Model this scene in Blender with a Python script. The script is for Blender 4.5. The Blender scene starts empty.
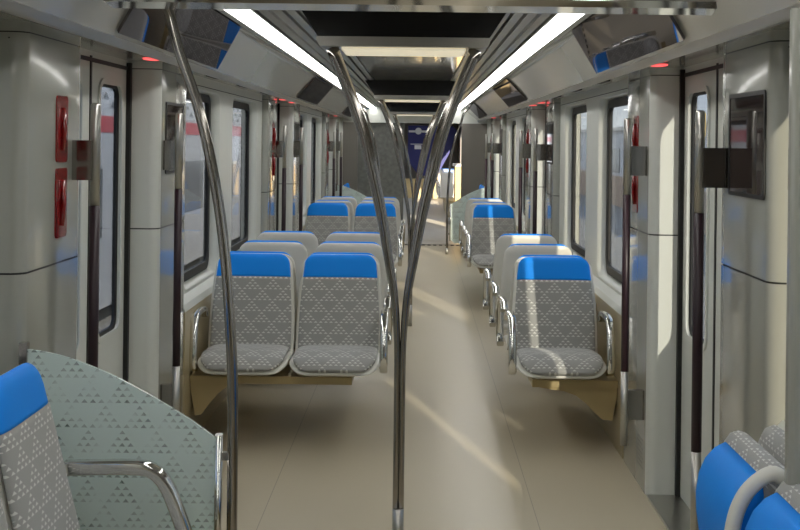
import bpy, math, random
from math import sin, cos, pi, radians
from mathutils import Vector, Matrix

# ------------------------------------------------------------------ camera, world, sun, exposure
sc = bpy.context.scene
COL = sc.collection
cam_d = bpy.data.cameras.new('camera')
cam = bpy.data.objects.new('camera', cam_d)
COL.objects.link(cam)
cam_d.sensor_width = 36.0
cam_d.lens = 1240 * 36 / 800
cam_d.shift_x = -19 / 800
cam_d.shift_y = -123.5 / 800
cam_d.clip_start = 0.05
cam_d.clip_end = 500
cam.matrix_world = (Matrix.Translation((0, 0, 1.65)) @ Matrix.Rotation(radians(90), 4, 'X')
                    @ Matrix.Rotation(radians(0.7), 4, 'Z'))
sc.camera = cam

world = bpy.data.worlds.new('world')
sc.world = world
world.use_nodes = True
wn = world.node_tree
bg = wn.nodes['Background']
wt = wn.nodes.new('ShaderNodeTexCoord')
wsep = wn.nodes.new('ShaderNodeSeparateXYZ')
wramp = wn.nodes.new('ShaderNodeValToRGB')
wramp.color_ramp.elements[0].position = 0.0
wramp.color_ramp.elements[0].color = (0.90, 0.95, 1.0, 1)
wramp.color_ramp.elements[1].position = 0.7
wramp.color_ramp.elements[1].color = (0.60, 0.74, 1.0, 1)
wn.links.new(wt.outputs['Generated'], wsep.inputs[0])
wn.links.new(wsep.outputs['Z'], wramp.inputs[0])
wn.links.new(wramp.outputs[0], bg.inputs['Color'])
bg.inputs['Strength'].default_value = 2.4

sun_d = bpy.data.lights.new('sun', 'SUN')
sun_d.energy = 14.5
sun_d.angle = radians(0.6)
sun_d.color = (1.0, 0.86, 0.66)
sun = bpy.data.objects.new('sun', sun_d)
COL.objects.link(sun)
SUN_DIR = Vector((-0.255, 0.967, -0.33)).normalized()
sun.rotation_euler = SUN_DIR.to_track_quat('-Z', 'Y').to_euler()

sc.view_settings.view_transform = 'Standard'
sc.view_settings.look = 'None'
sc.view_settings.exposure = 0.2
sc.view_settings.gamma = 1.0
sc.view_settings.use_curve_mapping = False

LIGHT_STRIP = 8.0      # emission of the ceiling light strips
CX = -0.065            # centre line of the car

# ------------------------------------------------------------------ materials
def nodes_of(m):
    m.use_nodes = True
    nt = m.node_tree
    return nt, nt.nodes['Principled BSDF']

def mat(name, col, rough=0.5, metal=0.0, spec=0.5, coat=0.0, bump=0.0, bscale=200, var=0.0, vscale=8, emit=0.0):
    m = bpy.data.materials.new(name)
    nt, b = nodes_of(m)
    b.inputs['Base Color'].default_value = (*col, 1)
    b.inputs['Roughness'].default_value = rough
    b.inputs['Metallic'].default_value = metal
    b.inputs['Specular IOR Level'].default_value = spec
    b.inputs['Coat Weight'].default_value = coat
    b.inputs['Coat Roughness'].default_value = 0.08
    tc = nt.nodes.new('ShaderNodeTexCoord')
    if var > 0:
        n = nt.nodes.new('ShaderNodeTexNoise')
        n.inputs['Scale'].default_value = vscale
        n.inputs['Detail'].default_value = 5
        nt.links.new(tc.outputs['Object'], n.inputs['Vector'])
        mx = nt.nodes.new('ShaderNodeMix'); mx.data_type = 'RGBA'
        mx.inputs[6].default_value = (*[c * (1 - var) for c in col], 1)
        mx.inputs[7].default_value = (*[min(1, c * (1 + var)) for c in col], 1)
        nt.links.new(n.outputs['Fac'], mx.inputs[0])
        nt.links.new(mx.outputs[2], b.inputs['Base Color'])
    if bump > 0:
        n2 = nt.nodes.new('ShaderNodeTexNoise')
        n2.inputs['Scale'].default_value = bscale
        nt.links.new(tc.outputs['Object'], n2.inputs['Vector'])
        bp = nt.nodes.new('ShaderNodeBump')
        bp.inputs['Strength'].default_value = bump
        bp.inputs['Distance'].default_value = 0.002
        nt.links.new(n2.outputs['Fac'], bp.inputs['Height'])
        nt.links.new(bp.outputs[0], b.inputs['Normal'])
    if emit > 0:
        b.inputs['Emission Color'].default_value = (*col, 1)
        b.inputs['Emission Strength'].default_value = emit
    return m

def M(nt, op, a, b=None, c=None):
    n = nt.nodes.new('ShaderNodeMath'); n.operation = op
    for i, v in enumerate((a, b, c)):
        if v is None: continue
        if isinstance(v, (int, float)): n.inputs[i].default_value = v
        else: nt.links.new(v, n.inputs[i])
    return n.outputs[0]

def pyramid_mask(nt, W=0.116, H=0.062, N=4):
    """mask of small triangles stacked in pyramids; reads the UV map (metres)"""
    uv = nt.nodes.new('ShaderNodeUVMap'); uv.uv_map = 'uv'
    sp = nt.nodes.new('ShaderNodeSeparateXYZ')
    nt.links.new(uv.outputs[0], sp.inputs[0])
    v = M(nt, 'DIVIDE', sp.outputs[1], H)
    row = M(nt, 'FLOOR', v)
    fv = M(nt, 'SUBTRACT', v, row)
    odd = M(nt, 'MULTIPLY', M(nt, 'MODULO', M(nt, 'ABSOLUTE', row), 2.0), 0.5)
    u = M(nt, 'ADD', M(nt, 'DIVIDE', sp.outputs[0], W), odd)
    fu = M(nt, 'SUBTRACT', u, M(nt, 'FLOOR', u))
    v4 = M(nt, 'MULTIPLY', fv, float(N))
    r = M(nt, 'FLOOR', v4)
    b = M(nt, 'SUBTRACT', v4, r)
    us = M(nt, 'SUBTRACT', M(nt, 'MULTIPLY', fu, float(N)), M(nt, 'MULTIPLY', r, 0.5))
    ok = M(nt, 'MULTIPLY', M(nt, 'GREATER_THAN', us, 0.0), M(nt, 'LESS_THAN', us, M(nt, 'SUBTRACT', float(N), r)))
    a = M(nt, 'SUBTRACT', us, M(nt, 'FLOOR', us))
    da = M(nt, 'ABSOLUTE', M(nt, 'SUBTRACT', a, 0.5))
    tri = M(nt, 'LESS_THAN', da, M(nt, 'MULTIPLY', M(nt, 'SUBTRACT', 0.72, b), 0.62))
    lo = M(nt, 'GREATER_THAN', b, 0.12)
    return M(nt, 'MULTIPLY', M(nt, 'MULTIPLY', ok, tri), lo)

def fabric(name, base, tri):
    m = bpy.data.materials.new(name)
    nt, b = nodes_of(m)
    mask = pyramid_mask(nt)
    mx = nt.nodes.new('ShaderNodeMix'); mx.data_type = 'RGBA'
    mx.inputs[6].default_value = (*base, 1); mx.inputs[7].default_value = (*tri, 1)
    nt.links.new(mask, mx.inputs[0])
    nt.links.new(mx.outputs[2], b.inputs['Base Color'])
    b.inputs['Roughness'].default_value = 0.85
    b.inputs['Sheen Weight'].default_value = 0.3
    tc = nt.nodes.new('ShaderNodeTexCoord')
    n2 = nt.nodes.new('ShaderNodeTexNoise'); n2.inputs['Scale'].default_value = 900
    nt.links.new(tc.outputs['Object'], n2.inputs['Vector'])
    bp = nt.nodes.new('ShaderNodeBump'); bp.inputs['Strength'].default_value = 0.3; bp.inputs['Distance'].default_value = 0.001
    nt.links.new(n2.outputs['Fac'], bp.inputs['Height'])
    nt.links.new(bp.outputs[0], b.inputs['Normal'])
    return m

def frosted(name):
    m = bpy.data.materials.new(name)
    nt, b = nodes_of(m)
    b.inputs['Base Color'].default_value = (0.72, 0.82, 0.79, 1)
    b.inputs['Roughness'].default_value = 0.25
    out = nt.nodes['Material Output']
    tl = nt.nodes.new('ShaderNodeBsdfTranslucent'); tl.inputs[0].default_value = (0.55, 0.68, 0.66, 1)
    m0 = nt.nodes.new('ShaderNodeMixShader'); m0.inputs[0].default_value = 0.2
    nt.links.new(b.outputs[0], m0.inputs[1]); nt.links.new(tl.outputs[0], m0.inputs[2])
    tr = nt.nodes.new('ShaderNodeBsdfTransparent'); tr.inputs[0].default_value = (0.75, 0.82, 0.8, 1)
    mask = pyramid_mask(nt, 0.104, 0.076, 4)
    uv = nt.nodes.new('ShaderNodeUVMap'); uv.uv_map = 'uv'
    n = nt.nodes.new('ShaderNodeTexNoise'); n.inputs['Scale'].default_value = 14
    nt.links.new(uv.outputs[0], n.inputs['Vector'])
    # many of the printed triangles are nearly opaque, some are clear glass
    amt = M(nt, 'MULTIPLY', mask, M(nt, 'MULTIPLY_ADD', n.outputs['Fac'], 2.6, -0.85))
    amt = M(nt, 'MINIMUM', M(nt, 'MAXIMUM', amt, 0.0), 1.0)
    fac = M(nt, 'ADD', M(nt, 'MULTIPLY', amt, 0.85), 0.04)
    ms = nt.nodes.new('ShaderNodeMixShader')
    nt.links.new(fac, ms.inputs[0])
    nt.links.new(m0.outputs[0], ms.inputs[1]); nt.links.new(tr.outputs[0], ms.inputs[2])
    nt.links.new(ms.outputs[0], out.inputs['Surface'])
    return m

def glass(name, tint, refl=0.08):
    m = bpy.data.materials.new(name)
    m.use_nodes = True
    nt = m.node_tree
    nt.nodes.remove(nt.nodes['Principled BSDF'])
    out = nt.nodes['Material Output']
    tr = nt.nodes.new('ShaderNodeBsdfTransparent'); tr.inputs[0].default_value = (*tint, 1)
    gl = nt.nodes.new('ShaderNodeBsdfGlossy'); gl.inputs['Roughness'].default_value = 0.02
    lw = nt.nodes.new('ShaderNodeLayerWeight'); lw.inputs[0].default_value = 0.25
    ms = nt.nodes.new('ShaderNodeMixShader')
    nt.links.new(M(nt, 'MULTIPLY_ADD', lw.outputs['Fresnel'], 0.22, refl * 0.3), ms.inputs[0])
    nt.links.new(tr.outputs[0], ms.inputs[1]); nt.links.new(gl.outputs[0], ms.inputs[2])
    nt.links.new(ms.outputs[0], out.inputs['Surface'])
    return m

MT = {}
MT['white'] = mat('white_satin_panel', (0.64, 0.66, 0.62), 0.32, bump=0.05, bscale=60)
MT['panel'] = mat('glossy_grey_laminate', (0.34, 0.345, 0.31), 0.16, coat=0.6, bump=0.04, bscale=5)
MT['cove'] = mat('cove_panel', (0.42, 0.41, 0.37), 0.22, coat=0.5)
MT['soffit'] = mat('soffit_panel', (0.42, 0.41, 0.37), 0.2, coat=0.5)
MT['ceiling'] = mat('ceiling_gloss', (0.42, 0.42, 0.39), 0.10, coat=0.6)
MT['slat'] = mat('anodised_slat', (0.50, 0.49, 0.45), 0.28, metal=0.85)
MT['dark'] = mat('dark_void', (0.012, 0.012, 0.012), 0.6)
MT['gasket'] = mat('black_rubber', (0.008, 0.008, 0.008), 0.55)
MT['floor'] = None
MT['beige'] = mat('beige_console_paint', (0.40, 0.31, 0.15), 0.4, var=0.05)
MT['lowwall'] = mat('beige_lower_wall', (0.42, 0.35, 0.21), 0.4, var=0.05)
MT['shell'] = mat('seat_shell_plastic', (0.72, 0.71, 0.65), 0.33, bump=0.03, bscale=100)
MT['blue'] = mat('blue_leather', (0.0, 0.27, 0.95), 0.6, spec=0.3, bump=0.15, bscale=400)
MT['fabric'] = fabric('grey_triangle_fabric', (0.33, 0.33, 0.315), (0.66, 0.66, 0.63))
MT['chrome'] = mat('chrome', (0.72, 0.72, 0.70), 0.09, metal=1.0)
MT['steel'] = mat('polished_steel', (0.33, 0.31, 0.285), 0.14, metal=1.0)
MT['satin'] = mat('satin_steel', (0.50, 0.49, 0.46), 0.3, metal=1.0)
MT['maroon'] = mat('dark_plum_grip', (0.022, 0.008, 0.014), 0.4)
def dark_mirror():
    m = bpy.data.materials.new('dark_mirror_screen'); m.use_nodes = True
    nt = m.node_tree; b = nt.nodes['Principled BSDF']
    b.inputs['Base Color'].default_value = (0.02, 0.017, 0.016, 1); b.inputs['Specular IOR Level'].default_value = 0.0; b.inputs['Roughness'].default_value = 0.6
    g = nt.nodes.new('ShaderNodeBsdfGlossy'); g.inputs['Roughness'].default_value = 0.015; g.inputs[0].default_value = (0.9, 0.88, 0.95, 1)
    ms = nt.nodes.new('ShaderNodeMixShader'); ms.inputs[0].default_value = 0.26
    nt.links.new(b.outputs[0], ms.inputs[1]); nt.links.new(g.outputs[0], ms.inputs[2])
    nt.links.new(ms.outputs[0], nt.nodes['Material Output'].inputs['Surface'])
    return m
MT['mirror'] = dark_mirror()
MT['screen'] = mat('dark_glass_screen', (0.02, 0.012, 0.012), 0.03, coat=0.1, spec=0.5)
MT['black'] = mat('black_display', (0.004, 0.004, 0.005), 0.25)
MT['red'] = mat('red_cover', (0.22, 0.006, 0.008), 0.12, coat=0.7)
MT['redlamp'] = mat('red_lamp', (1.0, 0.10, 0.10), 0.4, emit=1.3)
MT['strip'] = mat('light_strip_diffuser', (1.0, 0.99, 0.95), 0.4, emit=LIGHT_STRIP)
MT['cream'] = mat('cream_lamp_diffuser', (1.0, 0.90, 0.66), 0.4, emit=0.45)
MT['frost'] = frosted('frosted_triangle_glass')
MT['glass'] = glass('tinted_window_glass', (0.52, 0.53, 0.53), 0.04)
MT['doorglass'] = glass('tinted_door_glass', (0.46, 0.48, 0.50), 0.04)
MT['hatch'] = mat('speckled_dark_glass', (0.19, 0.195, 0.18), 0.25, var=0.5, vscale=16)
MT['navy'] = mat('navy_banner', (0.004, 0.010, 0.13), 0.5)
MT['print'] = mat('white_print', (0.65, 0.68, 0.75), 0.5)
MT['pink'] = mat('pale_pink_print', (0.55, 0.38, 0.50), 0.5)
MT['trainwhite'] = mat('train_white_paint', (0.62, 0.64, 0.68), 0.3)
MT['trainred'] = mat('train_red_paint', (0.60, 0.03, 0.05), 0.3)
MT['trainglass'] = mat('train_window_glass', (0.10, 0.11, 0.12), 0.15)
MT['concrete'] = mat('concrete_ground', (0.34, 0.33, 0.31), 0.9, var=0.15, vscale=1.5)
MT['hall'] = mat('hall_cladding', (0.78, 0.78, 0.77), 0.7, var=0.06, vscale=1)
MT['sand'] = mat('sand_wall', (0.60, 0.45, 0.33), 0.8)
MT['yellow'] = mat('yellow_sign_paint', (0.75, 0.5, 0.05), 0.5)
MT['bellow'] = mat('brown_grey_panel', (0.20, 0.185, 0.165), 0.35)

def floor_mat():
    m = bpy.data.materials.new('beige_vinyl_floor')
    nt, b = nodes_of(m)
    tc = nt.nodes.new('ShaderNodeTexCoord')
    n = nt.nodes.new('ShaderNodeTexNoise'); n.inputs['Scale'].default_value = 1.6; n.inputs['Detail'].default_value = 6
    nt.links.new(tc.outputs['Object'], n.inputs['Vector'])
    n2 = nt.nodes.new('ShaderNodeTexNoise'); n2.inputs['Scale'].default_value = 260
    nt.links.new(tc.outputs['Object'], n2.inputs['Vector'])
    f = M(nt, 'MULTIPLY_ADD', n2.outputs['Fac'], 0.4, M(nt, 'MULTIPLY', n.outputs['Fac'], 0.6))
    mx = nt.nodes.new('ShaderNodeMix'); mx.data_type = 'RGBA'
    mx.inputs[6].default_value = (0.46, 0.405, 0.295, 1); mx.inputs[7].default_value = (0.56, 0.50, 0.375, 1)
    nt.links.new(f, mx.inputs[0])
    sp = nt.nodes.new('ShaderNodeSeparateXYZ'); nt.links.new(tc.outputs['Object'], sp.inputs[0])
    d = M(nt, 'ABSOLUTE', M(nt, 'SUBTRACT', M(nt, 'ABSOLUTE', M(nt, 'SUBTRACT', sp.outputs[0], CX)), 0.602))
    seam = M(nt, 'MULTIPLY', M(nt, 'LESS_THAN', d, 0.0018), 0.45)
    m2 = nt.nodes.new('ShaderNodeMix'); m2.data_type = 'RGBA'
    nt.links.new(seam, m2.inputs[0]); nt.links.new(mx.outputs[2], m2.inputs[6]); m2.inputs[7].default_value = (0.05, 0.04, 0.03, 1)
    nt.links.new(m2.outputs[2], b.inputs['Base Color'])
    nt.links.new(M(nt, 'MULTIPLY_ADD', n.outputs['Fac'], 0.15, 0.27), b.inputs['Roughness'])
    b.inputs['Specular IOR Level'].default_value = 0.45
    return m
MT['floor'] = floor_mat()

# ------------------------------------------------------------------ mesh helpers
class MB:
    def __init__(s):
        s.v = []; s.f = []; s.uv = []; s.mi = []; s.sm = []
    def add(s, vs, fs, uvs=None, mi=0, smooth=False):
        o = len(s.v)
        s.v += [tuple(p) for p in vs]
        s.uv += (uvs if uvs else [(p[0], p[2]) for p in vs])
        for f in fs:
            s.f.append([i + o for i in f]); s.mi.append(mi); s.sm.append(smooth)
        return s
    def box(s, x0, x1, y0, y1, z0, z1, mi=0):
        x0, x1 = min(x0, x1), max(x0, x1)
        v = [(x0,y0,z0),(x1,y0,z0),(x1,y1,z0),(x0,y1,z0),(x0,y0,z1),(x1,y0,z1),(x1,y1,z1),(x0,y1,z1)]
        return s.add(v, [(0,3,2,1),(4,5,6,7),(0,1,5,4),(1,2,6,5),(2,3,7,6),(3,0,4,7)], mi=mi)
    def prism(s, pts, a0, a1, axis='y', mi=0, smooth=False):
        """pts: 2-D polygon; extruded along axis"""
        n = len(pts)
        def P(p, a):
            if axis == 'y': return (p[0], a, p[1])
            if axis == 'x': return (a, p[0], p[1])
            return (p[0], p[1], a)
        v = [P(p, a0) for p in pts] + [P(p, a1) for p in pts]
        s.add(v, [(i, (i+1) % n, (i+1) % n + n, i + n) for i in range(n)], mi=mi, smooth=smooth)
        s.add(v[:n], [tuple(range(n))[::-1]], mi=mi)
        s.add(v[n:], [tuple(range(n))], mi=mi)
        return s
    def sheet(s, pts, y0, y1, mi=0, smooth=False, mis=None):
        """open polyline in xz swept along y"""
        n = len(pts)
        v = [(p[0], y0, p[1]) for p in pts] + [(p[0], y1, p[1]) for p in pts]
        for i in range(n - 1):
            s.add([v[i], v[i+1], v[i+1+n], v[i+n]], [(0,1,2,3)], mi=(mis[i] if mis else mi), smooth=smooth)
        return s
    def tube(s, path, r, n=12, mi=0, flat=None, caps=True):
        """path: list of points; r: radius or list; flat=(wx, t): rounded rectangle section, wx along X"""
        path = [Vector(p) for p in path]
        N = len(path)
        rs = r if isinstance(r, (list, tuple)) else [r] * N
        tang = []
        for i in range(N):
            a = path[max(i-1, 0)]; b = path[min(i+1, N-1)]
            tang.append((b - a).normalized())
        ref = Vector((0, 1, 0)) if abs(tang[0].y) < 0.9 else Vector((1, 0, 0))
        if flat: ref = Vector((1, 0, 0))
        vs = []
        for i in range(N):
            t = tang[i]
            u = (ref - t * ref.dot(t)).normalized()
            w = t.cross(u)
            if not flat: ref = u
            for k in range(n):
                a = 2 * pi * k / n
                if flat:
                    ca, sa = cos(a), sin(a)
                    e = 0.5
                    cu = math.copysign(abs(ca) ** e, ca) * flat[0]
                    cw = math.copysign(abs(sa) ** e, sa) * flat[1]
                    vs.append(path[i] + u * cu + w * cw)
                else:
                    vs.append(path[i] + (u * cos(a) + w * sin(a)) * rs[i])
        fs = [(i*n+k, i*n+(k+1) % n, (i+1)*n+(k+1) % n, (i+1)*n+k) for i in range(N-1) for k in range(n)]
        s.add(vs, fs, mi=mi, smooth=True)
        if caps:
            s.add(vs[:n], [tuple(range(n))[::-1]], mi=mi)
            s.add(vs[-n:], [tuple(range(n))], mi=mi)
        return s
    def loft(s, rows, n=28, e=0.42, mi=0):
        """rows: (y, z, ny, nz, halfwidth, halfthickness, arc)"""
        vs = []; uvs = []
        for (y, z, ny, nz, w, d, arc) in rows:
            for k in range(n):
                a = 2 * pi * k / n
                ca, sa = cos(a), sin(a)
                x = math.copysign(abs(ca) ** e, ca) * w
                q = math.copysign(abs(sa) ** 0.9, sa) * d * (1.0)
                vs.append((x, y + ny * q, z + nz * q)); uvs.append((x, arc))
        N = len(rows)
        fs = [(i*n+k, i*n+(k+1) % n, (i+1)*n+(k+1) % n, (i+1)*n+k) for i in range(N-1) for k in range(n)]
        s.add(vs, fs, uvs, mi, True)
        s.add(vs[:n], [tuple(range(n))[::-1]], uvs[:n], mi, True)
        s.add(vs[-n:], [tuple(range(n))], uvs[-n:], mi, True)
        return s
    def build(s, name, mats, parent=None, loc=None, **props):
        me = bpy.data.meshes.new(name)
        me.from_pydata(s.v, [], s.f)
        if not isinstance(mats, (list, tuple)): mats = [mats]
        for m in mats: me.materials.append(MT[m] if isinstance(m, str) else m)
        uvl = me.uv_layers.new(name='uv')
        for p in me.polygons:
            p.material_index = s.mi[p.index]
            p.use_smooth = s.sm[p.index]
            for li in p.loop_indices:
                uvl.data[li].uv = s.uv[me.loops[li].vertex_index]
        import bmesh
        bm = bmesh.new(); bm.from_mesh(me)
        bmesh.ops.remove_doubles(bm, verts=bm.verts, dist=1e-5)
        bmesh.ops.recalc_face_normals(bm, faces=bm.faces)
        bm.to_mesh(me); bm.free()
        o = bpy.data.objects.new(name, me)
        COL.objects.link(o)
        if parent: o.parent = parent
        if loc: o.location = loc
        for k, v in props.items(): o[k] = v
        return o

def rrect(u0, u1, v0, v1, r, seg=6):
    pts = []
    for (cu, cv, a0) in ((u1-r, v1-r, 0), (u0+r, v1-r, 90), (u0+r, v0+r, 180), (u1-r, v0+r, 270)):
        for k in range(seg + 1):
            a = radians(a0 + 90 * k / seg)
            pts.append((cu + r * cos(a), cv + r * sin(a)))
    return pts
def outer_for(u0, u1, v0, v1, seg=6):
    """same vertex count as rrect, on the plain rectangle (corner vertices spread)"""
    pts = []
    cs = [(u1, v1), (u0, v1), (u0, v0), (u1, v0)]
    for i, c in enumerate(cs):
        for k in range(seg + 1): pts.append(c)
    return pts
def ring_plate(mb, inner, outer, xa, xb, mi=0, mi_in=None, inner_b=None):
    """plate in the YZ plane between x=xa (room face) and xb (outside) with a hole"""
    n = len(inner)
    if inner_b is None: inner_b = inner
    for x, inn in ((xa, inner), (xb, inner_b)):
        for i in range(n):
            j = (i + 1) % n
            q = [(x, *inn[i]), (x, *inn[j])]
            if outer[i] == outer[j]: q += [(x, *outer[i])]
            else: q += [(x, *outer[j]), (x, *outer[i])]
            mb.add(q, [tuple(range(len(q)))], mi=mi)
    for i in range(n):
        j = (i + 1) % n
        mb.add([(xa, *inner[i]), (xa, *inner[j]), (xb, *inner_b[j]), (xb, *inner_b[i])], [(0,1,2,3)],
               mi=(mi if mi_in is None else mi_in), smooth=True)
    for i in range(n):
        j = (i + 1) % n
        if outer[i] != outer[j]:
            mb.add([(xa, *outer[i]), (xa, *outer[j]), (xb, *outer[j]), (xb, *outer[i])], [(0,1,2,3)], mi=mi)

def empty(name, loc, rotz=0, **props):
    o = bpy.data.objects.new(name, None)
    o.empty_display_size = 0.1
    COL.objects.link(o)
    o.location = loc; o.rotation_euler = (0, 0, rotz)
    for k, v in props.items(): o[k] = v
    return o
def thing(name, label, cat, loc=(0,0,0), rotz=0, group=None):
    o = empty(name, loc, rotz, label=label, category=cat)
    if group: o['group'] = group
    return o
def copy_thing(root, loc, rotz, label, group=None):
    r = root.copy(); COL.objects.link(r); r.location = loc; r.rotation_euler = (0, 0, rotz)
    r['label'] = label
    if group: r['group'] = group
    for ch in list(root.children):
        c = ch.copy(); COL.objects.link(c); c.parent = r
        for g in list(ch.children):
            d = g.copy(); COL.objects.link(d); d.parent = c
    return r
def smooth_path(pts, n=8):
    """Catmull-Rom through pts"""
    P = [Vector(p) for p in pts]
    P = [P[0] * 2 - P[1]] + P + [P[-1] * 2 - P[-2]]
    out = []
    for i in range(1, len(P) - 2):
        for k in range(n):
            t = k / n
            a, b, c, d = P[i-1], P[i], P[i+1], P[i+2]
            out.append(0.5 * ((2*b) + (c-a)*t + (2*a-5*b+4*c-d)*t*t + (3*b-a-3*c+d)*t**3))
    out.append(P[-2])
    return out

# ------------------------------------------------------------------ plan of the car (y positions)
PER = 6.15
YS, YE = -2.6, 19.8
H_CAB, H_BAY, H_WIN, H_DOOR = 1.15, 1.20, 1.245, 1.30
def X(side, h): return CX + side * h
TOPZ = 2.03
doors_y = [(4.48 + k * PER, 5.80 + k * PER) for k in (-1, 0, 1, 2)]
# cabinets / portal pillars: (y0, y1, which end is the door portal)
cabs = []
for (a, b) in doors_y:
    cabs.append((a - 0.66, a, 'far')); cabs.append((b, b + 0.70, 'near'))
# bays between pillars
bays = []
for i in range(1, len(cabs) - 1, 2):
    bays.append((cabs[i][1], cabs[i+1][0]))
SN = {-1: 'left', 1: 'right'}

# ------------------------------------------------------------------ floor
mb = MB()
mb.box(X(-1, 1.36), X(1, 1.36), YS, YE, -0.06, 0.0)
mb.build('floor', 'floor', kind='structure')

# walls: bay panels (one mesh each side, windows are separate)
for side in (-1, 1):
    mb = MB()
    for (a, b) in bays:
        mid = (a + b) / 2
        for (p0, p1, w0, w1) in ((a, mid, a + 0.25, a + 1.30), (mid, b, b - 1.53 + 0.0, b - (0.22 if b < 5 else 0.38))):
            inner = rrect(w0, w1, 0.845, 1.92, 0.09)
            outer = outer_for(p0, p1, 0.80, TOPZ)
            near = b < 5
            if near and p0 == a:      # unseen; solid panel added in place of a window to block the sun
                mb.box(X(side, 1.25), X(side, 1.34), p0, p1, 0.80, TOPZ, mi=0); continue
            wide = rrect(w0 - 0.04, w1 + 0.06, 0.82, 1.935, 0.10)
            ring_plate(mb, wide, outer, X(side, 1.25 if near else H_BAY), X(side, H_WIN + (0.065 if near else 0.032)), mi=0, inner_b=inner)
        # lower wall with a sloping sill ledge
        xs = [X(side, q) for q in (1.15, 1.15, 1.165, 1.195, 1.36, 1.36)]
        zs = [0.0, 0.735, 0.765, 0.80, 0.80, 0.0]
        mb.prism(list(zip(xs, zs)), a, b, 'y', mi=1)
        # pale sill cap
        mb.prism([(X(side, 1.148), 0.74), (X(side, 1.162), 0.772), (X(side, 1.197), 0.806), (X(side, 1.197), 0.79), (X(side, 1.17), 0.755), (X(side, 1.16), 0.74)], a, b, 'y', mi=0)
        # horizontal shadow joint above the windows
        mb.box(X(side, H_BAY - 0.001), X(side, H_BAY + 0.004), (a if b > 5 else b - 0.001), b, 1.953, 1.957, mi=2)
    # solid wall at both ends of the run
    mb.box(X(side, 1.15), X(side, 1.36), cabs[-1][1], YE, 0, TOPZ, mi=0)
    mb.box(X(side, 1.15), X(side, 1.36), YS, cabs[0][0], 0, TOPZ, mi=0)
    mb.build('wall_' + SN[side], ['white', 'lowwall', 'dark'], kind='structure')

# pillars (trim): rounded plan profile extruded to the soffit
ntrim = 0
def trim_name():
    global ntrim
    ntrim += 1
    return 'trim_%d' % ntrim
for side in (-1, 1):
    for (a, b, portal) in cabs:
        R = 0.05
        def arc(cy, ch, a0, a1, n=6):
            return [(ch + R * cos(radians(a0 + (a1-a0)*k/n)), cy + R * sin(radians(a0 + (a1-a0)*k/n))) for k in range(n+1)]
        prof = [(1.36, a)] + arc(a + R, H_CAB + R, 270, 180) + arc(b - R, H_CAB + R, 180, 90) + [(1.36, b)]
        pts = [(X(side, h), y) for (h, y) in prof]
        mb = MB()
        n = len(pts)
        zc = 1.226
        for (z0, z1) in ((0.0, zc - 0.003), (zc + 0.003, 1.972), (1.976, TOPZ)):
            for i in range(n - 1):
                ymid = (pts[i][1] + pts[i+1][1]) / 2
                # portal return and its round corner are the white column, rest glossy laminate
                if portal == 'far': w = ymid > b - R
                else: w = ymid < a + R
                white = 1 if w else 0
                # joint runs over the laminate only on the side away from the door
                mb.add([(pts[i][0], pts[i][1], z0), (pts[i+1][0], pts[i+1][1], z0), (pts[i+1][0], pts[i+1][1], z1), (pts[i][0], pts[i][1], z1)],
                       [(0,1,2,3)], mi=white, smooth=True)
        # recessed dark line inside the joints, continuous core behind
        ins = [(X(side, h + 0.006), y + (0.006 if y < (a+b)/2 else -0.006)) for (h, y) in prof]
        for i in range(n - 1):
            mb.add([(ins[i][0], ins[i][1], 0.0), (ins[i+1][0], ins[i+1][1], 0.0), (ins[i+1][0], ins[i+1][1], TOPZ), (ins[i][0], ins[i][1], TOPZ)], [(0,1,2,3)], mi=2)
        # vent dots low on the laminate
        if portal == 'near':
            for r_ in range(7):
                for c_ in range(5):
                    yy = a + 0.12 + c_ * 0.03 + (0.015 if r_ % 2 else 0)
                    zz = 0.10 + r_ * 0.022
                    mb.box(X(side, H_CAB - 0.001), X(side, H_CAB + 0.002), yy, yy + 0.008, zz, zz + 0.008, mi=2)
        mb.build(trim_name(), ['panel', 'white', 'dark'], kind='structure')

# windows
nwin = 0
for side in (-1, 1):
    for (a, b) in bays:
        for (w0, w1) in ((a + 0.25, a + 1.30), (b - 1.53, b - (0.22 if b < 5 else 0.38))):
            if b < 5 and w0 < a + 0.3: continue
            hw = H_WIN + (0.03 if b < 5 else 0.0)
            nwin += 1
            e = empty('window_%d' % nwin, (0, 0, 0), kind='structure')
            inner = rrect(w0 + 0.045, w1 - 0.045, 0.89, 1.875, 0.06)
            outer = rrect(w0 - 0.002, w1 + 0.002, 0.843, 1.922, 0.092)
            m1 = MB()
            ring_plate(m1, inner, outer, X(side, hw + 0.002), X(side, hw + 0.03))
            m1.build('window_frame', 'gasket', e)
            m2 = MB()
            m2.box(X(side, hw + 0.012), X(side, hw + 0.018), w0 + 0.04, w1 - 0.04, 0.88, 1.885)
            m2.build('pane', 'glass', e)

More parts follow.
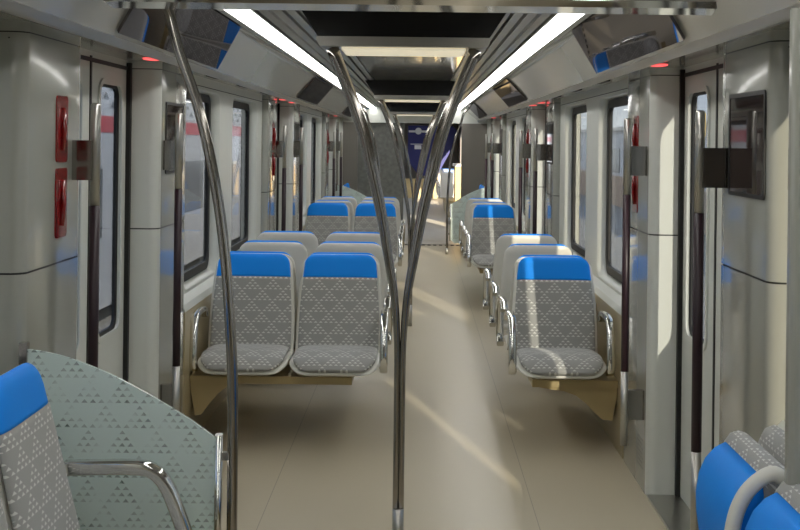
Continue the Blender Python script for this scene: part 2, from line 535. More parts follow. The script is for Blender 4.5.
# doors (sliding, two leaves)
nd = 0
for side in (-1, 1):
    for (a, b) in doors_y:
        nd += 1
        e = empty('door_%d' % nd, (0, 0, 0), kind='structure')
        mid = (a + b) / 2
        for (p0, p1) in ((a + 0.012, mid - 0.012), (mid + 0.012, b - 0.03)):
            m1 = MB()
            w0, w1 = p0 + 0.10, p1 - 0.13
            if p0 > mid: w0, w1 = p0 + 0.13, p1 - 0.10
            inner = rrect(w0, w1, 0.785, 1.885, 0.06)
            outer = outer_for(p0, p1, 0.015, 1.965)
            ring_plate(m1, inner, outer, X(side, H_DOOR), X(side, H_DOOR + 0.028))
            leaf = m1.build('door_leaf', 'white', e)
            m1 = MB()
            ring_plate(m1, rrect(w0 + 0.010, w1 - 0.008, 0.797, 1.873, 0.055), rrect(w0 - 0.001, w1 + 0.001, 0.784, 1.886, 0.061), X(side, H_DOOR + 0.008), X(side, H_DOOR + 0.028))
            m1.build('window_gasket', 'gasket', leaf)
            m1 = MB()
            ring_plate(m1, rrect(w0 + 0.002, w1 - 0.002, 0.787, 1.883, 0.059), rrect(w0 - 0.022, w1 + 0.022, 0.763, 1.907, 0.08), X(side, H_DOOR - 0.008), X(side, H_DOOR + 0.001))
            m1.build('window_trim', 'white', leaf)
            m1 = MB()
            m1.box(X(side, H_DOOR + 0.018), X(side, H_DOOR + 0.023), w0 + 0.01, w1 + 0.0, 0.795, 1.875)
            m1.build('door_pane', 'doorglass', leaf)
        m1 = MB()
        m1.box(X(side, H_DOOR - 0.004), X(side, H_DOOR + 0.03), mid - 0.012, mid + 0.012, 0.01, 1.99)
        m1.box(X(side, H_DOOR - 0.02), X(side, H_DOOR + 0.04), b - 0.032, b - 0.001, 0.01, 2.0)
        m1.box(X(side, H_CAB + 0.1), X(side, H_DOOR + 0.04), a + 0.001, a + 0.014, 0.01, 2.0)
        m1.box(X(side, H_DOOR - 0.005), X(side, H_DOOR + 0.04), a, b, 1.966, 1.982)
        m1.build('door_seal', 'gasket', e)
        m1 = MB()
        m1.box(X(side, H_DOOR), X(side, H_DOOR + 0.06), a, b, 1.982, TOPZ)
        m1.build('door_header', 'white', e)
        m1 = MB()
        m1.box(X(side, H_CAB + 0.0), X(side, H_DOOR + 0.05), a, b, 0.0, 0.012)
        m1.build('door_sill', 'satin', e)

# ------------------------------------------------------------------ ceiling
mb = MB()
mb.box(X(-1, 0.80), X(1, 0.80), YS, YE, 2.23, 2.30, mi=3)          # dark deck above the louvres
mb.box(X(-1, 0.34), X(1, 0.34), YS, YE, 2.195, 2.23, mi=0)         # glossy centre panel
for side in (-1, 1):
    sgn = side
    # cove: light trough edge, curved panel, lip, soffit back to the wall
    cove = [(0.728, 2.19), (0.735, 2.172), (0.752, 2.168), (0.758, 2.176), (0.80, 2.150), (0.87, 2.098), (0.94, 2.040), (0.985, 1.998)]
    mb.sheet([(X(side, h), z) for h, z in cove], YS, YE, mi=1, smooth=True, mis=[4, 4, 4, 1, 1, 1, 1])
    lip = [(0.985, 1.998), (0.999, 1.984), (1.008, 1.976), (1.015, 1.972), (1.022, 1.974), (1.026, 1.984), (1.026, 2.006)]
    mb.sheet([(X(side, h), z) for h, z in lip], YS, YE, mi=4, smooth=True)
    mb.sheet([(X(side, 1.026), 2.006), (X(side, 1.36), 2.012)], YS, YE, mi=2)
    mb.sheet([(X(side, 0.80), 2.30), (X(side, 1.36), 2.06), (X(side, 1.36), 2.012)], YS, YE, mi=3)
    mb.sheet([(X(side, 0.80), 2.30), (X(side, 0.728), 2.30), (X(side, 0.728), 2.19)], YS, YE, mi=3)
mb.build('ceiling', ['ceiling', 'cove', 'soffit', 'dark', 'satin'], kind='structure')

# louvre slats and light strips
for side in (-1, 1):
    mb = MB()
    for k in range(5):
        h0 = 0.348 + k * 0.053
        z = 2.193 - k * 0.004
        mb.prism([(X(side, h0), z), (X(side, h0 + 0.036), z - 0.004), (X(side, h0 + 0.036), z + 0.022), (X(side, h0), z + 0.02)], YS, YE, 'y')
    mb.build(trim_name(), 'slat', kind='structure')
    t = thing('ceiling_light_strip', ('left' if side < 0 else 'right') + ' of the two long white light strips running the length of the ceiling', 'light', (X(side, 0.667), YS, 2.17), group='long ceiling light strips')
    m1 = MB(); m1.box(-0.053, 0.053, 0.0, YE - YS, 0.0, 0.03); m1.build('diffuser', 'strip', t)
    m1 = MB()
    m1.box(-0.064, -0.053, 0.0, YE - YS, -0.004, 0.045); m1.box(0.053, 0.063, 0.0, YE - YS, -0.004, 0.045)
    m1.build('trough_edge', 'satin', t)

# bulkhead at the gangway
mb = MB()
mb.box(X(-1, 1.36), X(1, 1.36), YE, YE + 0.12, 1.945, 2.30, mi=0)
mb.box(X(-1, 1.36), -0.98, YE, YE + 0.12, 0.0, 1.945, mi=2)
mb.box(0.68, X(1, 1.36), YE, YE + 0.12, 0.0, 1.945, mi=2)
mb.build('wall_far', ['white', 'hatch', 'bellow'], kind='structure')
mb = MB()
mb.box(X(-1, 1.36), X(1, 1.36), YS - 0.1, YS, 0.0, 2.30)  # unseen end wall, set close and dark to dim the near end
mb.build('wall_near', 'bellow', kind='structure')

# ------------------------------------------------------------------ outside
def structure(o): o['kind'] = 'structure'; return o
mb = MB(); mb.box(-60, 60, -60, 140, -1.25, -1.15); structure(mb.build('ground', 'concrete'))
t = thing('neighbouring_train', 'white train with a red band parked outside the left windows', 'train', (-4.6, 6, -1.15))
m1 = MB(); m1.box(-2.4, 0, 0, 60, 0.3, 3.9); m1.build('body', 'trainwhite', t)
m1 = MB(); m1.box(-0.02, 0.012, 0, 60, 2.88, 3.12); m1.build('red_band', 'trainred', t)
for k in range(14):
    m1 = MB(); m1.box(-0.02, 0.015, 1.0 + k * 4.2, 3.6 + k * 4.2, 1.35, 2.35); m1.build('window', 'trainglass', t)
m1 = MB()
for k in range(75):
    for r in range(4):
        y = 0.4 + k * 0.8 + (0.4 if r % 2 else 0)
        z = 3.25 + r * 0.13
        m1.add([(0.013, y, z), (0.013, y + 0.34, z), (0.013, y + 0.17, z + 0.09)], [(0,1,2)])
m1.build('printed_triangles', 'trainglass', t)

t = thing('hall_building', 'pale grey hall seen outside the right windows', 'building', (9.0, 14, -1.15))
m1 = MB(); m1.box(0, 9, 0, 70, 0, 3.4); m1.build('wall', 'hall', t)
m1 = MB(); m1.box(-0.15, 9.2, -0.2, 70.2, 3.4, 3.55); m1.build('roof_edge', 'satin', t)
m1 = MB(); m1.box(-0.04, 0.0, 0, 70, 0.0, 1.35); m1.build('sand_plinth', 'sand', t)
for k in range(8):
    m1 = MB(); m1.box(-0.03, 0.0, 1.5 + k * 8, 3.5 + k * 8, 1.5, 2.6); m1.build('window', 'trainglass', t)
t = thing('yellow_sign', 'small yellow sign outside the right window', 'sign', (6.0, 27.5, -1.15))
m1 = MB(); m1.tube([(0, 0, 0), (0, 0, 3.0)], 0.04); m1.build('post', 'satin', t)
m1 = MB(); m1.box(-0.35, 0.35, -0.03, 0.0, 3.0, 3.5); m1.build('sign_plate', 'yellow', t)

# ------------------------------------------------------------------ seats
def lean(z):
    tau = max(0.0, (z - 0.45) / 0.54)
    return -0.135 + 0.135 * tau ** 0.85
def back_w(z):
    # half width of the back: slightly waisted upwards, round shoulders
    w = 0.243 - 0.030 * max(0, (z - 0.60) / 0.39) ** 1.6
    return w
def back_rows(z0, z1, dw, thick, off, round_top=True, n=22, zr=0.06):
    rows = []
    arc = 0; prev = None
    for i in range(n + 1):
        t = i / n
        t = 1 - (1 - t) ** 1.7 if round_top else t
        z = z0 + (z1 - z0) * t
        y = lean(z)
        dz = 0.005; sl = (lean(z + dz) - lean(z - dz)) / (2 * dz)
        L = math.hypot(1, sl); ny, nz = -1 / L, sl / L       # forward normal
        w = back_w(z) + dw
        d = thick
        if round_top and z > z1 - zr:
            q = min(1.0, (z - (z1 - zr)) / zr)
            w -= zr * (1 - math.sqrt(max(0, 1 - q * q)))
            d = thick * max(0.25, math.sqrt(max(0, 1 - (q ** 4))))
        if prev: arc += math.hypot(y - prev[0], z - prev[1])
        prev = (y, z)
        rows.append((y + ny * off, z + nz * off, ny, nz, w, d, arc + z0))
    return rows
def cushion_rows(dw, thick, off, yb=-0.12, length=0.42, n=20):
    rows = []
    arc = 0; prev = None
    for i in range(n + 1):
        t = i / n
        t = 1 - (1 - t) ** 1.35
        s_ = t * length
        y = yb - s_
        z = 0.468 + 0.012 * sin(t * pi * 0.9) - 0.050 * max(0, (t - 0.62) / 0.38) ** 2.0
        sl = (0.0 if t < 0.62 else -0.15 * (t - 0.62) / 0.38 / 0.16)
        sl = max(-0.75, sl)
        L = math.hypot(1, sl); ny, nz = sl / L, 1 / L
        w = 0.236 + 0.005 * sin(t * pi) + dw
        zr = 0.11
        if s_ > length - zr:
            q = (s_ - (length - zr)) / zr
            w -= 0.085 * (1 - math.sqrt(max(0, 1 - q * q)))
        d = thick * (1 if t < 0.9 else max(0.35, 1 - (t - 0.9) / 0.1 * 0.6))
        if prev: arc += math.hypot(y - prev[0], z - prev[1])
        prev = (y, z)
        rows.append((y + ny * off, z + nz * off, ny, nz, w, d, 0.47 - arc))
    return rows

def arm_mesh(sx, side=False):
    if side:
        pth = smooth_path([(sx, -0.06, 0.700), (sx, -0.14, 0.702), (sx, -0.25, 0.704), (sx, -0.31, 0.695), (sx, -0.35, 0.655), (sx, -0.385, 0.575), (sx, -0.42, 0.47), (sx, -0.42, 0.425), (sx, -0.40, 0.410)], 5)
        m = MB(); m.tube(pth, 0.02, n=16, flat=(0.022, 0.021))
        return m
    pth = smooth_path([(sx, -0.085, 0.655), (sx, -0.12, 0.690), (sx, -0.20, 0.702), (sx, -0.31, 0.700),
                       (sx, -0.385, 0.685), (sx, -0.425, 0.640), (sx, -0.445, 0.560), (sx, -0.455, 0.470), (sx, -0.44, 0.425), (sx, -0.40, 0.410)], 5)
    m = MB(); m.tube(pth, 0.02, n=16, flat=(0.022, 0.016))
    return m

def make_seat(arms, tall=0.0, name='passenger_seat'):
    t = thing(name, '', 'seat')
    m = MB(); m.loft(back_rows(0.42, 0.992 + tall, 0.0, 0.016, -0.022)); m.build('back_shell', 'shell', t)
    m = MB(); m.loft(back_rows(0.475, 0.868 + tall, -0.016, 0.017, 0.004, round_top=False)); m.build('back_cushion', 'fabric', t)
    m = MB(); m.loft(back_rows(0.869 + tall, 0.997 + tall, -0.014, 0.023, -0.003, zr=0.052 + tall * 1.2)); m.build('headrest', 'blue', t)
    m = MB(); m.loft(cushion_rows(0.004, 0.018, -0.022, yb=-0.085, length=0.455)); m.build('seat_shell', 'shell', t)
    m = MB(); m.loft(cushion_rows(-0.014, 0.026, 0.006, yb=-0.115, length=0.420)); m.build('seat_cushion', 'fabric', t)
    for s_ in arms:
        a = arm_mesh(0.264 * s_, tall > 0).build('armrest', 'chrome', t)
    return t

proto = {}
first_used = set()
def seat(x, y, rot, arms, label, group, tall=0.0):
    key = (tuple(arms), tall)
    if key not in proto:
        t = make_seat(arms, tall)
        t.location = (x, y, 0); t.rotation_euler = (0, 0, rot); t['label'] = label; t['group'] = group
        proto[key] = t
        return t
    return copy_thing(proto[key], (x, y, 0), rot, label, group)

ORD = ['front', 'second', 'third', 'fourth', 'fifth', 'sixth', 'seventh', 'eighth']
# (y of back top, facing: 0 = towards the camera, pi = away)
rows = [(7.10, 0), (7.24, pi), (8.03, pi), (8.89, pi), (12.84, 0), (12.98, pi), (13.62, pi), (14.50, pi)]
names = ['front row, facing the camera', 'second row, back to back with front row', 'third row, facing away',
         'fourth row, facing away', 'fifth row, facing the camera',
         'sixth row, back to back with fifth', 'seventh row, facing away', 'eighth and last row, facing away']
G = 'grey patterned seats with blue headrests'
for i, (y, r) in enumerate(rows):
    away = r != 0
    seat(CX - 0.87, y, r, [1] if away else [-1], 'blue-topped seat by the left windows, %s' % names[i], G)
    seat(CX - 0.375, y, r, [-1] if away else [1], 'blue-topped aisle seat of the left pair, %s' % names[i], G)
    seat(CX + 0.845, y, r, [-1, 1], 'single blue-topped seat on the right, %s' % names[i], G)

# consoles under the seats
def console(side, y0, y1, label):
    t = thing('seat_console', label, 'seat support', (CX, (y0 + y1) / 2, 0), group='beige seat consoles on the walls')
    half = (y1 - y0) / 2
    reach = 0.69 if side > 0 else 0.28
    m = MB(); m.box(side * reach, side * 1.149, -half, half, 0.338, 0.378); m.build('beam', 'beige', t)
    poly = [(1.149, 0.337), (reach + 0.02, 0.337), (reach + 0.06, 0.33), (0.78, 0.325), (0.86, 0.315), (0.93, 0.29), (0.98, 0.25), (1.03, 0.20), (1.07, 0.165), (1.125, 0.16), (1.149, 0.30)]
    if side < 0: poly = [(1.149, 0.337), (0.93, 0.337), (0.95, 0.32), (1.0, 0.28), (1.05, 0.22), (1.09, 0.165), (1.125, 0.16), (1.149, 0.30)]
    m = MB(); m.prism([(side * p[0], p[1]) for p in poly], -half + 0.02, half - 0.02, 'y'); m.build('bracket', 'beige', t)
spans = [(6.66, 7.68, 'under the front seat rows'), (8.1, 8.48, 'under the third seat row'), (8.96, 9.34, 'under the fourth seat row'),
         (12.4, 13.42, 'under the seat rows behind the second door'), (13.70, 14.06, 'under the second last seat row'), (14.57, 14.95, 'under the last seat row')]
for (a, b, w) in spans:
    console(-1, a, b, 'beige cantilever console on the left wall ' + w)
    console(1, a, b, 'beige cantilever console on the right wall ' + w)

# longitudinal seats beside the partitions
seat(CX - 1.00, 3.30, pi / 2, [1], 'side facing seat with chrome armrest at the lower left, beside the frosted glass', 'side facing seats in the left foreground', tall=0.032)
seat(CX - 1.00, 2.80, pi / 2, [], 'side facing grey patterned seat cut off at the left edge, nearest to the viewer', 'side facing seats in the left foreground', tall=0.032)
for side in (-1, 1):
    for k, y in enumerate((18.55, 19.05)):
        seat(CX + side * 1.03, y, -side * pi / 2, [], 'side facing blue-topped seat on the %s, %s beyond the far frosted partition' % (SN[side], ('first', 'second')[k]), 'side facing seats by the gangway')
def bench_base(side, y0, y1, label):
    t = thing('bench_base', label, 'seat support', (CX + side * 1.15, (y0 + y1) / 2, 0))
    m = MB(); h = (y1 - y0) / 2
    m.prism([(0, 0.0), (0, 0.37), (-side * 0.42, 0.37), (-side * 0.42, 0.32), (-side * 0.15, 0.0)], -h, h, 'y'); m.build('console', 'beige', t)
bench_base(-1, 2.55, 3.55, 'beige base under the side facing seats in the left foreground')
bench_base(-1, 18.3, 19.3, 'beige base under the left side facing seats by the gangway')
bench_base(1, 18.3, 19.3, 'beige base under the right side facing seats by the gangway')

# folded tip-up seats at the right
def tip_seat(y, label):
    t = thing('folding_passenger_seat', label, 'folding seat', (0, y, 0), group='folded tip-up seats at the right edge')
    def barrel(prof, w, name, mt, cxz, r=0.10):
        m = MB(); n = len(prof); N = 9
        st = []
        for i in range(N):
            q = i / (N - 1); d = r * (1 - cos(q * pi / 2)); st.append((-w + r * (1 - cos(q * pi / 2)) * 0.55, 0.70 + 0.30 * sin(q * pi / 2)))
        st = st + [(-a, b) for a, b in st[::-1]]
        vs = []
        for (yy, f) in st:
            for (px, pz) in prof: vs.append((cxz[0] + (px - cxz[0]) * (0.4 + 0.6 * f), yy, cxz[1] + (pz - cxz[1]) * f))
        fs = [(i*n+k, i*n+(k+1) % n, (i+1)*n+(k+1) % n, (i+1)*n+k) for i in range(len(st)-1) for k in range(n)]
        uv = [(v[1], v[2] + v[0]) for v in vs]
        m.add(vs, fs, uv, 0, True)
        m.add(vs[:n], [tuple(range(n))[::-1]], uv[:n], 0, True); m.add(vs[-n:], [tuple(range(n))], uv[-n:], 0, True)
        return m.build(name, mt, t)
    # the pan stands upright: blue underside bulges to the aisle, the fabric side faces the wall
    barrel([(0.900, 0.790), (0.872, 0.775), (0.845, 0.745), (0.826, 0.70), (0.818, 0.64), (0.820, 0.58), (0.832, 0.50), (0.85, 0.43), (0.90, 0.43)], 0.225, 'blue_underside', 'blue', (0.90, 0.60))
    barrel([(0.902, 0.792), (0.918, 0.815), (0.940, 0.822), (0.962, 0.815), (0.978, 0.795), (0.985, 0.74), (0.985, 0.46), (0.96, 0.42), (0.902, 0.42)], 0.235, 'seat_cushion', 'fabric', (0.94, 0.60))
    pr = [(1.005, 0.80), (1.02, 0.83), (1.045, 0.84), (1.068, 0.825), (1.075, 0.78), (1.075, 0.38), (1.005, 0.38)]
    barrel(pr, 0.235, 'back_cushion', 'fabric', (1.04, 0.60))
    m = MB()
    pth = smooth_path([(0.955, 0, 0.800), (0.925, 0, 0.812), (0.888, 0, 0.792), (0.855, 0, 0.755), (0.832, 0, 0.70), (0.822, 0, 0.62), (0.832, 0, 0.52)], 4)
    m.tube([(p.x - 0.012, -0.250, p.z) for p in pth], 0.020, n=14); m.build('side_shell', 'shell', t)
    m = MB(); m.box(0.86, 1.083, -0.2, 0.2, 0.36, 0.40); m.build('hinge_bracket', 'satin', t)
    return t
tip_seat(3.42, 'folded tip-up seat with blue underside at the lower right, the farther one')
tip_seat(2.90, 'folded tip-up seat with blue underside at the lower right corner, the nearer one')
# screen panel standing in the right foreground
m = MB()
m.prism(rrect(0.918, 1.225, 3.04, 3.10 - 0.0, 0.02, 4), 0.0, 1.99, 'z')
m.build(trim_name(), 'panel', kind='structure')

# ------------------------------------------------------------------ frosted partitions with curved poles
def partition(side, y, sgn, label, pole_label, whole=True):
    t = thing('glass_partition', label, 'partition', (CX, y, 0), group='frosted glass partitions')
    m = MB()
    top = [(1.149, 1.00), (1.09, 0.995), (1.00, 0.975), (0.88, 0.930), (0.76, 0.870), (0.64, 0.800), (0.545, 0.735)]
    sp = smooth_path([(a, 0, b) for a, b in top], 4)
    poly = [(side * p.x, p.z) for p in sp] + [(side * 0.545, 0.22), (side * 0.60, 0.16), (side * 1.149, 0.16)]
    m.prism(poly, -0.005, 0.005, 'y')
    m.build('glass_pane', 'frost', t)
    m = MB(); m.tube([(side * 0.537, 0, 0.20), (side * 0.537, 0, 0.745)], 0.014, flat=(0.011, 0.02), n=12)
    m.build('end_clamp', 'chrome', t)
    m = MB(); m.box(side * 1.125, side * 1.149, -0.014, 0.014, 0.91, 1.02); m.build('wall_clamp', 'steel', t)
    for z in (0.30, 0.68):
        m = MB(); m.box(side * 0.49, side * 0.535, -0.012, 0.012, z - 0.012, z + 0.012); m.build('link', 'steel', t)
    p = thing('curved_grab_pole', pole_label, 'grab pole', (CX, y, 0), group='curved grab poles by the partitions')
    pts = [(0.80, 2.16), (0.72, 2.07), (0.675, 1.922), (0.61, 1.738), (0.56, 1.524), (0.527, 1.31), (0.506, 1.065), (0.496, 0.85), (0.494, 0.46), (0.494, 0.05)]
    m = MB(); m.tube(smooth_path([(side * a, 0, b) for a, b in pts], 6), 0.0165, n=16); m.build('pole', 'steel', p)
    m = MB(); m.tube([(side * 0.494, 0, 0.0), (side * 0.494, 0, 0.09)], 0.022, n=16); m.build('floor_socket', 'satin', p)
partition(-1, 3.80, 1, 'frosted glass partition with triangle print in the left foreground', 'tall curved chrome grab pole in the left foreground')
partition(-1, 18.20, 1, 'far frosted glass partition on the left by the gangway', 'far curved grab pole on the left by the gangway')
partition(1, 18.20, 1, 'far frosted glass partition on the right by the gangway', 'far curved grab pole on the right by the gangway')

# ------------------------------------------------------------------ V poles and overhead units at the door centres
units = [(-1.2, 'behind the viewpoint'), (4.93, 'nearest'), (11.08, 'middle'), (17.2, 'farthest')]
def v_unit(y, w):
    t = thing('overhead_unit', '%s black overhead display housing with cream lamp above the aisle' % w, 'display', (CX, y, 0), group='overhead units above the door areas')
    m = MB()
    m.prism([(-0.425, 2.194), (0.425, 2.194), (0.335, 2.055), (-0.335, 2.055)], -0.06, 0.12, 'y'); m.build('black_display', 'black', t)
    m = MB(); m.prism([(-0.345, 2.058), (0.345, 2.058), (0.330, 2.020), (-0.330, 2.020)], -0.08, 0.40, 'y'); m.build('metal_frame', 'satin', t)
    m = MB(); m.box(-0.245, 0.245, -0.03, 0.33, 2.010, 2.0195); m.build('lamp_diffuser', 'cream', t)
    p = thing('forked_grab_pole', '%s Y-shaped steel grab pole standing in the middle of the aisle' % w, 'grab pole', (CX, y, 0), group='forked grab poles in the aisle')
    L = [(332, 47), (351, 98), (364.5, 130), (374.7, 170), (384.2, 210), (391.2, 258), (395.2, 300), (396.6, 370), (396.4, 514)]
    for s_ in (-1, 1):
        pts = []
        for (z, h) in [(2.0185, 0.285), (1.82, 0.205), (1.69, 0.158), (1.53, 0.1195), (1.37, 0.083), (1.18, 0.050), (1.02, 0.024), (0.85, 0.0125), (0.60, 0.010), (0.18, 0.010)]:
            pts.append((s_ * h, 0, z))
        sp = smooth_path(pts, 5)
        rad = [0.0125 + 0.0125 * min(1, max(0, (q.z - 0.85) / 0.7)) for q in sp]
        m = MB(); m.tube(sp, rad, n=16); m.build('arm', 'steel', p)
    m = MB(); m.tube([(0, 0, 0.0), (0, 0, 0.19)], 0.023, n=16); m.build('floor_socket', 'satin', p)
for (y, w) in units[1:]: v_unit(y, w)

# polished transverse beams below the ceiling
for k, (y, w) in enumerate([(3.62, 'at the top edge of the view'), (-2.5, 'behind')][:1]):
    t = thing('ceiling_beam', 'polished metal beam across the ceiling ' + w, 'beam', (CX, y, 0))
    m = MB(); m.prism([(-0.06, 2.062), (0.0, 2.048), (0.11, 2.040), (0.125, 2.06), (0.125, 2.19), (-0.06, 2.19)], -0.86, 1.0, 'x')
    m.build('beam', 'chrome', t)

# trapezoid dark mirror screens on the cove above the doors
for side in (-1, 1):
    for (yc, w) in ((5.14, 'nearest'), (11.29, 'middle'), (17.44, 'farthest')):
        t = thing('cove_screen', '%s dark trapezoid mirror screen on the %s ceiling cove' % (w, SN[side]), 'screen', (CX, yc + 0.07, 0), group='dark screens on the ceiling coves')
        def cp(h):   # cove surface
            pts = [(0.758, 2.176), (0.80, 2.150), (0.87, 2.098), (0.94, 2.040), (0.985, 1.998)]
            for (a, b) in zip(pts[:-1], pts[1:]):
                if h <= b[0]:
                    q = (h - a[0]) / (b[0] - a[0]); return a[1] + (b[1] - a[1]) * q
            return pts[-1][1]
        m = MB()
        hs = [0.765, 0.968]
        n0 = Vector((-0.6, 0, -0.8)).normalized()
        front = []; back = []
        for i, h in enumerate(hs):
            q = (h - hs[0]) / (hs[-1] - hs[0])
            ln = 0.93 + 0.11 * q; oy = -0.45 + 0.50 * q
            z = cp(hs[0]) + (cp(hs[-1]) - cp(hs[0])) * q
            for s_ in (-1, 1):
                front.append((side * (h - 0.006), oy + s_ * ln, z - 0.008)); back.append((side * h, oy + s_ * ln, z + 0.002))
        n = len(hs); vs = front + back; fs = []
        for i in range(n - 1):
            fs.append((2*i, 2*i+1, 2*i+3, 2*i+2)); fs.append((2*n+2*i, 2*n+2*i+1, 2*n+2*i+3, 2*n+2*i+2))
            fs.append((2*i, 2*i+2, 2*n+2*i+2, 2*n+2*i)); fs.append((2*i+1, 2*i+3, 2*n+2*i+3, 2*n+2*i+1))
        fs.append((0, 1, 2*n+1, 2*n)); fs.append((2*n-2, 2*n-1, 4*n-1, 4*n-2))
        m.add(vs, fs, smooth=False); m.build('screen', 'mirror', t)

# ------------------------------------------------------------------ grab poles beside the doors, covers and screens on the pillars
def door_pole(side, y, toward, label, low=True):
    """toward: +1 the pillar lies at larger y, -1 at smaller y"""
    h = 1.055 if side > 0 else 1.075
    t = thing('door_grab_pole', label, 'grab pole', (CX + side * h, y, 0), group='straight grab poles beside the doors')
    m = MB(); m.tube([(0, 0, 1.41), (0, 0, 1.765), (0, 0, 1.772)], [0.018, 0.018, 0.012], n=16); m.build('upper_tube', 'satin', t)
    m = MB(); m.tube([(0, 0, 0.57), (0, 0, 1.41)], 0.0185, n=16); m.build('grip', 'maroon', t)
    m = MB(); m.tube([(0, 0, 0.22), (0, 0, 0.57)], 0.018, n=16); m.build('lower_tube', 'satin', t)
    for (z0, z1) in ((1.50, 1.64), (0.34, 0.48)):
        m = MB()
        m.box(side * 0.005, side * (1.149 - h), toward * 0.0, toward * 0.03, z0, z1)
        m.build('mounting_box', 'steel', t)
for side in (-1, 1):
    for k, (a, b) in enumerate(doors_y[1:]):
        w = ('nearest', 'second', 'farthest')[k]
        door_pole(side, a - 0.11, -1, 'plum-gripped steel pole, near side of the %s door, %s wall' % (w, SN[side]))
        door_pole(side, b + 0.09, 1, 'plum-gripped steel pole, far side of the %s door, %s wall' % (w, SN[side]))
        # diagonal layout: left near / right far pillar carry the red covers, the others dark screens
        for end, (p0, p1) in (('near', (a - 0.60, a - 0.16)), ('far', (b + 0.14, b + 0.56))):
            red = (side < 0) == (end == 'near')
            hx = H_CAB
            if red:
                ym = (a - 0.27) if end == 'near' else (b + 0.40)
                for (z0, z1, q) in ((1.565, 1.79, 'upper'), (1.31, 1.545, 'lower')):
                    t = thing('emergency_cover', '%s red emergency cover on the %s-side pillar of the %s door, %s wall' % (q, end, w, SN[side]), 'emergency handle', (X(side, hx), ym, z0), group='red emergency covers')
                    m = MB(); m.prism(rrect(-0.065, 0.065, 0, z1 - z0, 0.015, 4), -side * 0.004, side * 0.01, 'x'); m.build('cover', 'red', t)
                    m = MB(); m.tube([(-side * 0.006, 0, 0.04), (-side * 0.012, 0, (z1 - z0) / 2), (-side * 0.006, 0, z1 - z0 - 0.04)], 0.009, n=10); m.build('handle', 'redlamp' if False else 'red', t)
            else:
                t = thing('information_screen', 'dark glass screen on the %s-side pillar of the %s door, %s wall' % (end, w, SN[side]), 'screen', (X(side, hx), (p0 + p1) / 2, 1.485), group='dark information screens on the pillars')
                hw = (p1 - p0) / 2
                m = MB(); m.prism(rrect(-hw, hw, 0, 0.335, 0.012, 4), -side * 0.004, side * 0.01, 'x'); m.build('glass_front', 'screen', t)
                m = MB()
                ring_plate(m, rrect(-hw + 0.008, hw - 0.008, 0.008, 0.327, 0.01, 6), rrect(-hw - 0.006, hw + 0.006, -0.006, 0.341, 0.016, 6), -side * 0.006, -side * 0.001)
                m.build('frame', 'gasket', t)
        # red lamps in the soffit over the door posts
        for (yy, q) in ([] if k != 1 else [(a + 0.25, 'near')]) + [(b - 0.28, 'far')]:
            t = thing('door_lamp', 'small oval red lamp over the %s end of the %s door, %s wall' % (q, w, SN[side]), 'lamp', (X(side, 1.13), yy, 2.006), group='red door lamps')
            m = MB()
            n = 20
            top = [(0.035 * cos(2*pi*i/n), 0.085 * sin(2*pi*i/n)) for i in range(n)]
            m.prism(top, -0.006, 0.0, 'z'); m.build('lens', 'redlamp', t)
            m = MB(); m.prism([(x * 1.2, y_ * 1.1) for x, y_ in top], -0.002, 0.001, 'z'); m.build('bezel', 'satin', t)
# air slots above the windows
for side in (-1, 1):
    for bi, (a, b) in enumerate(bays[1:3]):
        for k, y in enumerate((a + 0.55, a + 1.75, b - 0.55)):
            t = thing('air_slot', 'dark air slot above the %s windows, %s of the %s bay' % (SN[side], ('first', 'middle', 'last')[k], ('near', 'far')[bi]), 'vent', (X(side, 1.10), y, 2.0), group='air slots above the windows')
            m = MB(); m.box(-0.025, 0.025, -0.16, 0.16, -0.002, 0.008); m.build('slot', 'dark', t)
            m = MB(); m.box(-0.032, -0.025, -0.17, 0.17, -0.004, 0.008); m.box(0.025, 0.032, -0.17, 0.17, -0.004, 0.008); m.build('rim', 'satin', t)

# ------------------------------------------------------------------ gangway and the next car
m = MB()
m.box(-0.98, 0.68, YE - 0.02, YE + 0.5, 0.0, 0.014, mi=0)
for k in range(18):
    x = -0.95 + k * 0.092
    m.box(x, x + 0.05, YE - 0.10, YE - 0.02, 0.0, 0.010, mi=1)
o = m.build('trim_91', ['satin', 'gasket'], kind='structure')
NY0, NY1 = YE + 0.12, 38.0
m = MB(); m.box(-1.42, 1.3, NY0, NY1, -0.06, 0.0); m.build('floor', mat('grey_beige_vinyl', (0.45, 0.42, 0.36), 0.4, var=0.06, vscale=3), kind='structure')
m = MB()
for (p, q) in ((NY0, NY0 + 1.4), (NY0 + 4.0, NY0 + 5.0), (NY0 + 8.0, NY0 + 9.0), (NY0 + 12, NY0 + 13), (NY0 + 16, NY1)):
    m.box(1.2, 1.3, p, q, 0, 2.2)
m.box(1.2, 1.3, NY0, NY1, 0, 0.85); m.box(1.2, 1.3, NY0, NY1, 1.9, 2.2)
m.build('wall_right', 'bellow', kind='structure')
m = MB()
for (p, q) in ((NY0, NY0 + 1.4), (NY0 + 4.0, NY0 + 5.0), (NY0 + 8.0, NY0 + 9.0), (NY0 + 12, NY0 + 13), (NY0 + 16, NY1)):
    m.box(-1.42, -1.32, p, q, 0, 2.2)
m.box(-1.42, -1.32, NY0, NY1, 0, 0.85); m.box(-1.42, -1.32, NY0, NY1, 1.9, 2.2)
m.build('wall_left', 'white', kind='structure')
m = MB(); m.box(-1.42, 1.3, NY0, NY1, 2.2, 2.28); m.build('ceiling', 'bellow', kind='structure')
m = MB(); m.box(-1.42, 1.3, NY1, NY1 + 0.1, 0, 2.2); m.build('wall_far', 'bellow', kind='structure')
m = MB(); m.box(-1.42, -0.24, YE + 0.125, YE + 0.16, 0.0, 1.945); structure(m.build('trim_92', 'hatch'))
for k, x in enumerate((-0.75, -0.62)):
    pass
t = thing('navy_banner', 'dark blue banner with a white emblem hanging at the far end', 'banner', (0.25, 37.0, 1.98))
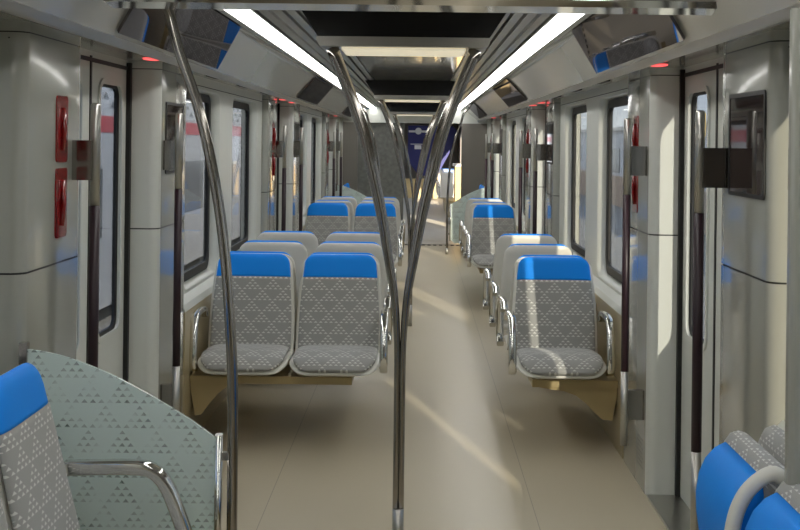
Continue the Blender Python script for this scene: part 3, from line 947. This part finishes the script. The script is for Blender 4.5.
m = MB(); m.prism([(-0.58, 0.14), (0.75, 0.14), (0.95, -0.05), (0.62, -0.75), (0.30, -1.35), (-0.25, -1.35), (-0.58, -0.9)], -0.01, 0.01, 'y'); m.build('cloth', 'navy', t)
m = MB(); n = 20
m.prism([(0.10 * cos(2*pi*i/n) - 0.27, 0.10 * sin(2*pi*i/n) - 0.02) for i in range(n)], -0.016, -0.011, 'y')
m.build('emblem', 'print', t)
for q in ((-0.56, -0.37, -0.06, 0.0), (-0.17, 0.05, -0.06, 0.0), (-0.50, -0.05, -0.42, -0.40), (-0.38, -0.18, -0.56, -0.44)):
    m = MB(); m.box(q[0], q[1], -0.016, -0.011, q[2], q[3]); m.build('printed_bar', 'print', t)
m = MB(); m.prism([(0.40, -0.20), (0.56, -0.16), (0.50, -0.62), (0.36, -0.66)], -0.016, -0.011, 'y'); m.build('pale_print', 'pink', t)
t = thing('beige_bench_box', 'beige box at the far end of the next car', 'cabinet', (0.15, 36.2, 0))
m = MB(); m.box(-0.65, 0.75, 0, 0.6, 0.0, 0.52); m.build('body', 'beige', t)
m = MB(); m.box(-0.68, 0.78, -0.03, 0.62, 0.52, 0.56); m.build('lid', 'beige', t)
t = thing('beige_cabinet', 'tall beige cabinet on the right of the next car', 'cabinet', (0.95, 24.6, 0))
m = MB(); m.box(-0.22, 0.20, 0, 1.0, 0.0, 1.16); m.build('body', mat('yellow_lit_beige', (0.62, 0.42, 0.14), 0.5), t)  # beige body, with the yellow light on it put into its colour
m = MB(); m.box(-0.25, 0.22, -0.03, 1.03, 1.16, 1.21); m.build('top', 'shell', t)
for k, y in enumerate((27.0, 27.85, 28.7, 29.55, 30.4)):
    seat(0.72, y, pi, [-1, 1], 'seat facing away in the next car on the right, %s from the gangway' % ORD[k].replace('front', 'first'), 'seats in the next car')
for k, y in enumerate((21.0, 24.0, 27.0, 30.0)):
    t = thing('ceiling_lamp', 'cream ceiling lamp in the next car, %s from the gangway' % ORD[k].replace('front', 'first'), 'lamp', (0.1, y, 2.17), group='ceiling lamps in the next car')
    m = MB(); m.box(-0.4, 0.4, 0, 0.5, 0, 0.03); m.build('diffuser', mat('warm_diffuser', (1, 0.93, 0.78), 0.4, emit=3.0) if k == 0 else bpy.data.materials['warm_diffuser'], t)

t = thing('bench_base', 'beige base carrying the seats of the next car on the right', 'seat support', (0.75, 29.0, 0))
m = MB(); m.box(-0.12, 0.44, -2.0, 1.9, 0.0, 0.36); m.build('console', 'beige', t)
